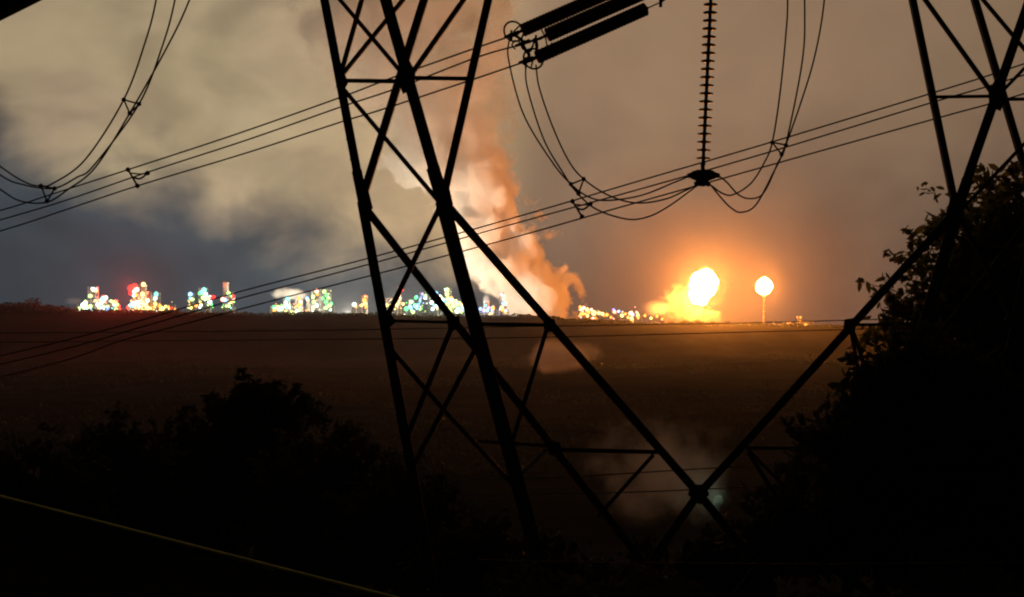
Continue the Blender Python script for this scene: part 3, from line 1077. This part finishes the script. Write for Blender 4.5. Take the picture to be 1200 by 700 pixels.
u4 = unit('refinery unit with a green lit tower at its right and steam at its left', 318, 392, 366,
          [(336, 350, 6, 'frame'), (350, 349, 7, 'frame'), (361, 350, 4, 'column'), (370, 340, 9, 'frame'), (382, 340, 10, 'frame'), (325, 358, 10, 'tank')],
          [(326, 361, 'lime', 3.4), (321, 360, 'green', 2.4), (330, 362, 'white', 2.4), (337, 350, 'teal', 2.8), (335, 355, 'white', 2.4), (336, 360, 'teal', 2.2), (350, 350, 'orange', 2.4), (352, 354, 'pink', 2.4),
           (350, 358, 'orange', 2.6), (352, 362, 'yellow', 2.2), (344, 368, 'yellow', 3.6), (348, 366, 'white', 3.2), (341, 366, 'lime', 2.2), (371, 341, 'pink', 3.0), (372, 345, 'orange', 2.2),
           (367, 348, 'lime', 2.4), (368, 354, 'lime', 2.4), (371, 358, 'white', 2.4), (367, 361, 'yellow', 2.4), (380, 342, 'lime', 2.4), (383, 346, 'green', 2.6), (385, 350, 'lime', 2.4),
           (382, 354, 'green', 2.4), (386, 358, 'lime', 2.6), (382, 361, 'lime', 2.6), (378, 350, 'green', 2.2), (388, 356, 'green', 2.2), (360, 350, 'blue', 2.2)], 34, ['lime', 'green', 'yellow', 'white', 'orange'], 4)
u5 = unit('small refinery unit with an orange tower just left of the pylon leg', 413, 429, 361,
          [(427, 347, 6, 'frame'), (416, 355, 4, 'column')], [(415, 357, 'white', 2.6), (428, 348, 'red', 2.4), (427, 352, 'orange', 2.6), (428, 356, 'yellow', 2.4), (424, 358, 'yellow', 2.0), (429, 360, 'orange', 1.8)], 4, ['orange', 'yellow'], 5)
u6 = unit('refinery unit with a pink and orange tower inside the pylon leg', 452, 474, 366,
          [(468, 335, 5, 'column'), (456, 350, 6, 'frame')], [(469, 338, 'pink', 3.0), (467, 343, 'orange', 2.8), (466, 348, 'pink', 2.6), (471, 340, 'red', 2.2), (453, 358, 'yellow', 2.2), (458, 360, 'yellow', 2.0), (464, 357, 'yellow', 2.0), (456, 364, 'teal', 1.8)], 6, ['yellow', 'lime'], 6)
lam7 = []
rr7 = random.Random(77)
for k in range(95):
    px = rr7.uniform(476, 545)
    peak = 342 + 14 * (abs(px - 508) / 34) ** 1.5
    py = rr7.uniform(peak, 366)
    c_ = rr7.choice(['teal', 'green', 'teal', 'white', 'lime', 'blue'] if px < 512 else ['lime', 'green', 'white', 'yellow', 'lime', 'teal'])
    lam7.append((px, py, c_, rr7.choice((.9, 1.2, 1.7, 2.2))))
u7 = unit('largest refinery unit, a green and blue lit pyramid of frames between the pylon legs', 474, 546, 367,
          [(482, 352, 6, 'frame'), (496, 343, 10, 'frame'), (508, 341, 9, 'frame'), (516, 346, 6, 'column'), (525, 338, 7, 'frame'), (533, 352, 6, 'column'), (540, 353, 8, 'frame')],
          lam7 + [(495, 345, 'violet', 1.8), (493, 349, 'violet', 2.0), (492, 353, 'blue', 1.8), (489, 361, 'blue', 2.4), (476, 362, 'green', 2.8), (524, 340, 'lime', 2.6), (524, 345, 'yellow', 2.4), (525, 350, 'lime', 2.6),
                  (525, 356, 'yellow', 2.8), (512, 359, 'white', 2.6), (537, 356, 'lime', 2.8), (540, 360, 'green', 2.8), (536, 365, 'white', 2.8), (529, 349, 'orange', 1.8)], 10, ['teal', 'green', 'lime'], 7)
u8 = unit('refinery unit with a pale tower and violet lights below, right of the thick leg', 562, 596, 367,
          [(588, 343, 5, 'frame'), (570, 352, 7, 'column'), (578, 358, 3, 'column')],
          [(587, 345, 'pink', 2.4), (590, 347, 'pink', 2.0), (590, 351, 'pink', 1.6), (590, 355.5, 'blue', 2.8), (592, 356, 'white', 2.0), (588, 361, 'yellow', 2.8), (589, 363, 'orange', 2.4), (578, 361.5, 'orange', 2.2), (592, 366, 'orange', 1.8),
           (563, 362, 'blue', 2.0), (567, 364, 'violet', 2.2), (571, 364, 'blue', 2.2), (573, 361, 'violet', 1.8), (575, 368, 'yellow', 2.0), (569, 358, 'teal', 1.6)], 6, ['blue', 'violet', 'orange'], 8)
lam9 = [(680, 360, 'orange', 2.0), (684, 361, 'pink', 2.4), (688, 363, 'yellow', 2.4), (693, 363, 'pink', 2.0), (696, 367, 'yellow', 3.2), (690, 366, 'orange', 2.2), (702, 367, 'yellow', 2.2), (706, 368, 'yellow', 2.2),
        (711, 369, 'orange', 2.2), (719, 363, 'violet', 1.8), (721, 366, 'pink', 2.2), (725, 365, 'blue', 1.8), (729, 370, 'yellow', 2.2), (733, 368, 'orange', 1.6), (739, 367, 'white', 2.0), (742, 369, 'violet', 1.6), (746, 366, 'pink', 1.5), (748, 372, 'orange', 1.8), (756, 370, 'orange', 1.8), (763, 373, 'yellow', 1.7), (770, 371, 'orange', 1.5), (776, 374, 'orange', 1.6), (860, 381, 'orange', 1.3), (873, 383, 'orange', 1.2), (736, 372, 'orange', 1.6), (716, 372, 'orange', 1.6)]
u9 = unit('long low refinery unit of amber lamps between the steam plume and the flare', 678, 752, 375,
          [(682, 360, 3, 'frame'), (696, 364, 6, 'frame'), (720, 362, 4, 'frame'), (740, 366, 5, 'column')], lam9, 34, ['orange', 'yellow', 'orange', 'pink'], 9)
u10 = unit('low dark refinery unit right of the slim flare stack', 906, 952, 386, [(937, 371, 4, 'frame'), (918, 380, 8, 'tank'), (946, 379, 8, 'tank')],
           [(938, 372, 'orange', 1.2), (926, 378, 'orange', .9)], 3, ['orange'], 10)


# ------------------------------------------------------------------ flares
M_FLAME = emit('flame', (1.0, .275, .038), 600, True)


def lump(mb, c, r, sub, amp, seed, sc=(1, 1, 1), tail=None):
    bm = bmesh.new()
    bmesh.ops.create_icosphere(bm, subdivisions=sub, radius=1)
    vs_ = []
    for v in bm.verts:
        dn_ = v.co.normalized()
        k = 1 + amp * (math.sin(dn_.x * 5 + seed) * math.sin(dn_.z * 4 + seed * 2) + .5 * math.sin(dn_.y * 7 + dn_.z * 6 + seed))
        p_ = Vector((dn_.x * r * sc[0], dn_.y * r * sc[1], dn_.z * r * sc[2])) * k
        if tail is not None and dn_.z < 0:
            e = min(1, -dn_.z)
            p_ += tail * (e ** 2)
            sh = 1 - .2 * e
            p_ = Vector((p_.x * sh + tail.x * e * e * (1 - sh), p_.y * sh, p_.z))
        vs_.append(Vector(c) + p_)
    mb.add(vs_, [tuple(v.index for v in f.verts) for f in bm.faces])
    bm.free()


def flare(label, px, py, r_px, ybase, tail, dd):
    c = at(px, py, dd)
    s = dd / F
    b = at(px, ybase, dd)
    b.z = min(gz(b.x, dd), b.z) - .5
    tongues = ((-.22, -.5, .78, 1), (-.55, -.85, .5, 2), (-.1, -1.0, .46, 3), (.16, .26, .8, 4))
    root = thing('flare_stack', b, label, 'flare', 'burning flares')
    mb = MB(b)
    t = Vector((b.x, dd, c.z - r_px * s * (.9 if tail is None else 1.5)))
    H = t.z - b.z
    mb.lathe(b, t, [(0, 2.6), (H * .08, 1.5), (H * .9, 1.3), (H * .91, 2.0), (H, 1.8)], 12)
    mb.build('pipe', M_RUST, root, True)
    mb = MB(b)
    for i in range(5):
        z = b.z + H * (.15 + .17 * i)
        mb.box((b.x, dd, z), 4.2, 4.2, .5)
    mb.build('platform', M_WORKS, root)
    mb = MB(b)
    lump(mb, c, r_px * s, 3, .05, px)
    for ox, oz, rr_, sd in (tongues if tail is not None else ((.06, .10, .92, 2),)):
        lump(mb, c + Vector((ox * r_px * s, rr_, oz * r_px * s)), r_px * s * rr_, 2, .12 if tail is not None else .05, sd, sc=(1, 1, 1.12))
    mb.build('flame', M_FLAME, root, True)
    return root


flare('large burning flare with a big white ball of fire above glowing steam', 824.5, 333.5, 16, 384, Vector((-8, 0, -9)), DW)
flare('smaller burning flare, a round flame on a slim tall stack', 895.5, 336, 9.2, 385, None, DW)


# ------------------------------------------------------------------ steam
def steam_mat(name, dens, scale, k, color=(.95, .93, .9), soft=.5, aniso=0.0):
    m = bpy.data.materials.new(name)
    m.use_nodes = True
    t = NT(m.node_tree)
    t.n.clear()
    tc_ = t.new('ShaderNodeTexCoord')
    p = tc_.outputs['Object']
    geo = t.new('ShaderNodeNewGeometry').outputs['Position']
    r = t.v('LENGTH', p, None, 1)
    n = t.noise(geo, scale, 4, .6)
    x = t.m('ADD', t.m('SUBTRACT', .72, r), t.m('MULTIPLY', t.m('SUBTRACT', n, .5), k))
    den = t.m('MULTIPLY', t.step(x, 0, soft), dens)
    den = t.m('MULTIPLY', den, t.step(r, 1.0, .85))
    pv = t.new('ShaderNodeVolumePrincipled')
    pv.inputs['Color'].default_value = (*color, 1)
    pv.inputs['Anisotropy'].default_value = aniso
    t.put(pv.inputs['Density'], den)
    o = t.new('ShaderNodeOutputMaterial')
    t.l.new(pv.outputs[0], o.inputs['Volume'])
    return m


def puff(name, label, c, r, m, cat='steam', group=None, rot=0):
    mb = MB()
    mb.ball((0, 0, 0), 1.0, 2)
    me = bpy.data.meshes.new(name)
    me.from_pydata(mb.v, [], mb.f)
    o = link(name, me, m)
    o.location = c
    o.scale = r
    o.rotation_euler = (0, rot, 0)
    return tag(o, label, cat, group)


S_HOT = steam_mat('flare_steam', .020, .085, 2.9, (.70, .58, .44), soft=.18)
G_S = 'clouds of steam'
puff('steam_cloud', 'bright billowing steam beneath and left of the large flare', at(800, 358, 1860), (42, 30, 40), S_HOT, group=G_S)
puff('steam_cloud', 'low glowing steam before the foot of the large flare', at(825, 370, 1798), (38, 15, 17), steam_mat('low_flare_steam', .014, .09, 2.6, (.72, .62, .5), soft=.2), group=G_S)
S_THIN = steam_mat('thin_steam', .020, .03, 1.4, soft=.5)
puff('steam_cloud', 'thin steam drifting over the amber lamps left of the flare', at(768, 362, 1830), (30, 22, 20), S_THIN, group=G_S)
S_WHITE = steam_mat('white_steam', .06, .05, 1.1, soft=.4)
pw = puff('steam_cloud', 'white rounded steam over the unit with the green tower', at(342, 345, 1806), (44, 18, 15), S_WHITE, group=G_S)
puff('steam_cloud', 'faint wisp of steam at the leftmost refinery unit', at(84, 353, 1810), (20, 13, 9), S_THIN, group=G_S)
puff('steam_cloud', 'small upright steam puff right of the thick pylon leg', at(570, 351, 1806), (9, 9, 13), S_WHITE, group=G_S)
puff('steam_cloud', 'upright steam puff at the slim stack', at(264, 336, 1806), (5.5, 5.5, 12), S_WHITE, group=G_S)
S_MIST = steam_mat('valley_mist', .060, .022, 1.7, soft=.6)
puff('mist_bank', 'orange tinted mist drifting over the valley below the plume', at(662, 418, 1150), (64, 40, 24), S_MIST, 'mist', 'banks of mist')
puff('mist_bank', 'teal tinted mist rising by the foot of the pylon', at(768, 552, 205), (17, 14, 13), steam_mat('low_mist', .10, .13, 1.6, soft=.6), 'mist', 'banks of mist')
S_SMOKE = bpy.data.materials.new('flare_smoke')
S_SMOKE.use_nodes = True
t = NT(S_SMOKE.node_tree)
t.n.clear()
rr_ = t.v('LENGTH', t.new('ShaderNodeTexCoord').outputs['Object'], None, 1)
nz = t.noise(t.new('ShaderNodeNewGeometry').outputs['Position'], .009, 3, .55)
fo = t.m('POWER', t.m('SUBTRACT', 1.0, rr_, clamp=True), 1.3)
pv = t.new('ShaderNodeVolumePrincipled')
pv.inputs['Color'].default_value = (.92, .86, .78, 1)
pv.inputs['Anisotropy'].default_value = .5
t.put(pv.inputs['Density'], t.m('MULTIPLY', t.m('MULTIPLY', fo, t.step(nz, .3, .7, .6, 1.4)), .00030))
o = t.new('ShaderNodeOutputMaterial')
t.l.new(pv.outputs[0], o.inputs['Volume'])
puff('flare_smoke', 'thin glowing smoke hanging in the air round the two flares', at(845, 335, 1740), (400, 300, 250), S_SMOKE, 'smoke')
# floodlights of the works, with added lights for the plume and mist
flood(u4, at(330, 352, 1775), (1.0, .92, .75), 6e4)
flood(u4, at(358, 352, 1775), (1.0, .92, .75), 6e4)
flood(u7, at(512, 346, 1800), (.85, 1.0, .72), 1e5)
flood(u7, at(530, 350, 1800), (1.0, .95, .66), 1e5)
flood(u2, at(153, 339, 1800), (1.0, .03, .02), 2.0e6)
flood(u2, at(172, 352, 1800), (1.0, .6, .2), 1.5e5)
flood(u6, at(466, 345, 1800), (1.0, .6, .35), 2.0e5)
for u_, x_, pw_ in ((u8, -40, 2.5e5), (u7, -170, 2.8e6), (u6, -260, 4.2e6)):  # added lights, unseen behind the rim, that brighten the plume from below
    flood(u_, Vector((x_, 1960, gz(x_, 1960) + 2.2)), (1.0, .82, .58), pw_, .8)
flood(u8, at(566, 360, 1780), (.8, .85, 1.0), 8e4)
flood(u1, at(112, 352, 1780), (.85, 1.0, .9), 4e4)

ST = thing('mist_fill_lamp', (at(836, 588, 205)[0], 205, gz(at(836, 588, 205)[0], 205)), 'dim pale green lamp added to light the mist, just right of the pylon crossing', 'added lamp')  # added lamp, put here to light the low mist teal
mb = MB(ST.location)
tp = at(836, 583, 205)
mb.cyl(ST.location.copy(), Vector((tp.x, 205, tp.z)), .12, .08, 8)
mb.tube([Vector((tp.x, 205, tp.z)), Vector((tp.x + .6, 205, tp.z + .3)), Vector((tp.x + 1.2, 205, tp.z + .3))], .06, 6)
mb.build('pole', M_STEEL, ST)
mb = MB(ST.location)
mb.ball(Vector((tp.x + 1.2, 205, tp.z + .1)), .22, 1, (1, 1, .5))
mb.build('lamp', emit('mist_fill_glow', (.65, 1.0, .5), .12), ST)
flood(ST, Vector((tp.x + 1.2, 205, tp.z - .8)), (.62, 1.0, .72), 170, .2)


# the tall plume: a hull that follows it, filled with a drifting density
DP = 2120.0
SP = DP / F
axis_px = [(384, 632, 58), (368, 630, 54), (340, 619, 57), (300, 599, 61), (260, 580, 66), (230, 560, 66), (200, 530, 78), (150, 508, 92), (100, 492, 108), (50, 480, 126), (0, 470, 144), (-60, 462, 160)]
prof = []
for y, x, r in axis_px:
    c = at(x, y, DP)
    prof.append((c.z, c.x, r * SP))
Z0, Z1 = prof[0][0], prof[-1][0]
HULL = 1.22
mb = MB((0, 0, 0))
NR = 20
vs_, fs_ = [], []
for z, x, r in prof:
    for i in range(NR):
        a = 2 * math.pi * i / NR
        vs_.append(Vector((x + HULL * r * math.cos(a), DP + HULL * .9 * r * math.sin(a), z)))
for k in range(len(prof) - 1):
    for i in range(NR):
        j = (i + 1) % NR
        fs_.append((k * NR + i, k * NR + j, k * NR + NR + j, k * NR + NR + i))
fs_.append(tuple(range(NR - 1, -1, -1)))
fs_.append(tuple(range((len(prof) - 1) * NR, len(prof) * NR)))
mb.add(vs_, fs_)
M_PLUME = bpy.data.materials.new('plume_steam')
M_PLUME.use_nodes = True
T = NT(M_PLUME.node_tree)
T.n.clear()
geo = T.new('ShaderNodeNewGeometry').outputs['Position']
gx, gy, gz_ = T.sep(geo)[0:3]
zn = T.m('DIVIDE', T.m('SUBTRACT', gz_, Z0), Z1 - Z0)


def curve(vals, lo, hi):
    n_ = T.new('ShaderNodeFloatCurve')
    cu = n_.mapping.curves[0]
    pts = [((z - Z0) / (Z1 - Z0), (v - lo) / (hi - lo)) for z, v in vals]
    while len(cu.points) < len(pts):
        cu.points.new(.5, .5)
    for pnt, (a, b) in zip(cu.points, pts):
        pnt.location = (a, b)
        pnt.handle_type = 'AUTO_CLAMPED'
    n_.mapping.update()
    T.put(n_.inputs[1], zn)
    return T.m('ADD', T.m('MULTIPLY', n_.outputs[0], hi - lo), lo)


fx = curve([(z, x) for z, x, r in prof], -400, 400)
fr = curve([(z, r) for z, x, r in prof], 0, 300)
ddx = T.m('SUBTRACT', gx, fx)
ddy = T.m('DIVIDE', T.m('SUBTRACT', gy, DP), .9)
rad = T.m('DIVIDE', T.m('SQRT', T.m('ADD', T.m('MULTIPLY', ddx, ddx), T.m('MULTIPLY', ddy, ddy))), fr)
n1 = T.noise(geo, .0085, 2, .5)
n2 = T.noise(geo, .024, 5, .62, .3)
nn = T.m('ADD', T.m('MULTIPLY', T.m('SUBTRACT', n1, .5), 2.2), T.m('MULTIPLY', T.m('SUBTRACT', n2, .5), 2.3))
xx = T.m('ADD', T.m('SUBTRACT', .86, rad), nn)
den = T.m('MULTIPLY', T.step(xx, 0, .16), T.step(rad, 1.2, 1.08))
den = T.m('MULTIPLY', den, T.step(zn, 0.0, 0.6, .095, .008))
pv = T.new('ShaderNodeVolumePrincipled')
pv.inputs['Color'].default_value = (.96, .93, .90, 1)
T.put(pv.inputs['Density'], den)
o_ = T.new('ShaderNodeOutputMaterial')
T.l.new(pv.outputs[0], o_.inputs['Volume'])
pl = mb.build('steam_plume', M_PLUME)
tag(pl, 'tall leaning steam plume lit orange by the flare behind the pylon', 'steam plume')

# ------------------------------------------------------------------ haze
ZT = Z1 + 6
mb = MB()
mb.box((0, 1530, (ZT - 75) / 2), 3200, 3200, ZT + 75)
M_HAZE = bpy.data.materials.new('haze')
M_HAZE.use_nodes = True
H_ = NT(M_HAZE.node_tree)
H_.n.clear()
pv = H_.new('ShaderNodeVolumePrincipled')
pv.inputs['Color'].default_value = (.78, .86, .98, 1)
pv.inputs['Density'].default_value = 0.00003
pv.inputs['Anisotropy'].default_value = 0.6
o_ = H_.new('ShaderNodeOutputMaterial')
H_.l.new(pv.outputs[0], o_.inputs['Volume'])
hz_o = mb.build('haze', M_HAZE)
tag(hz_o, 'thin night haze glowing round the flares', None, None, 'stuff')
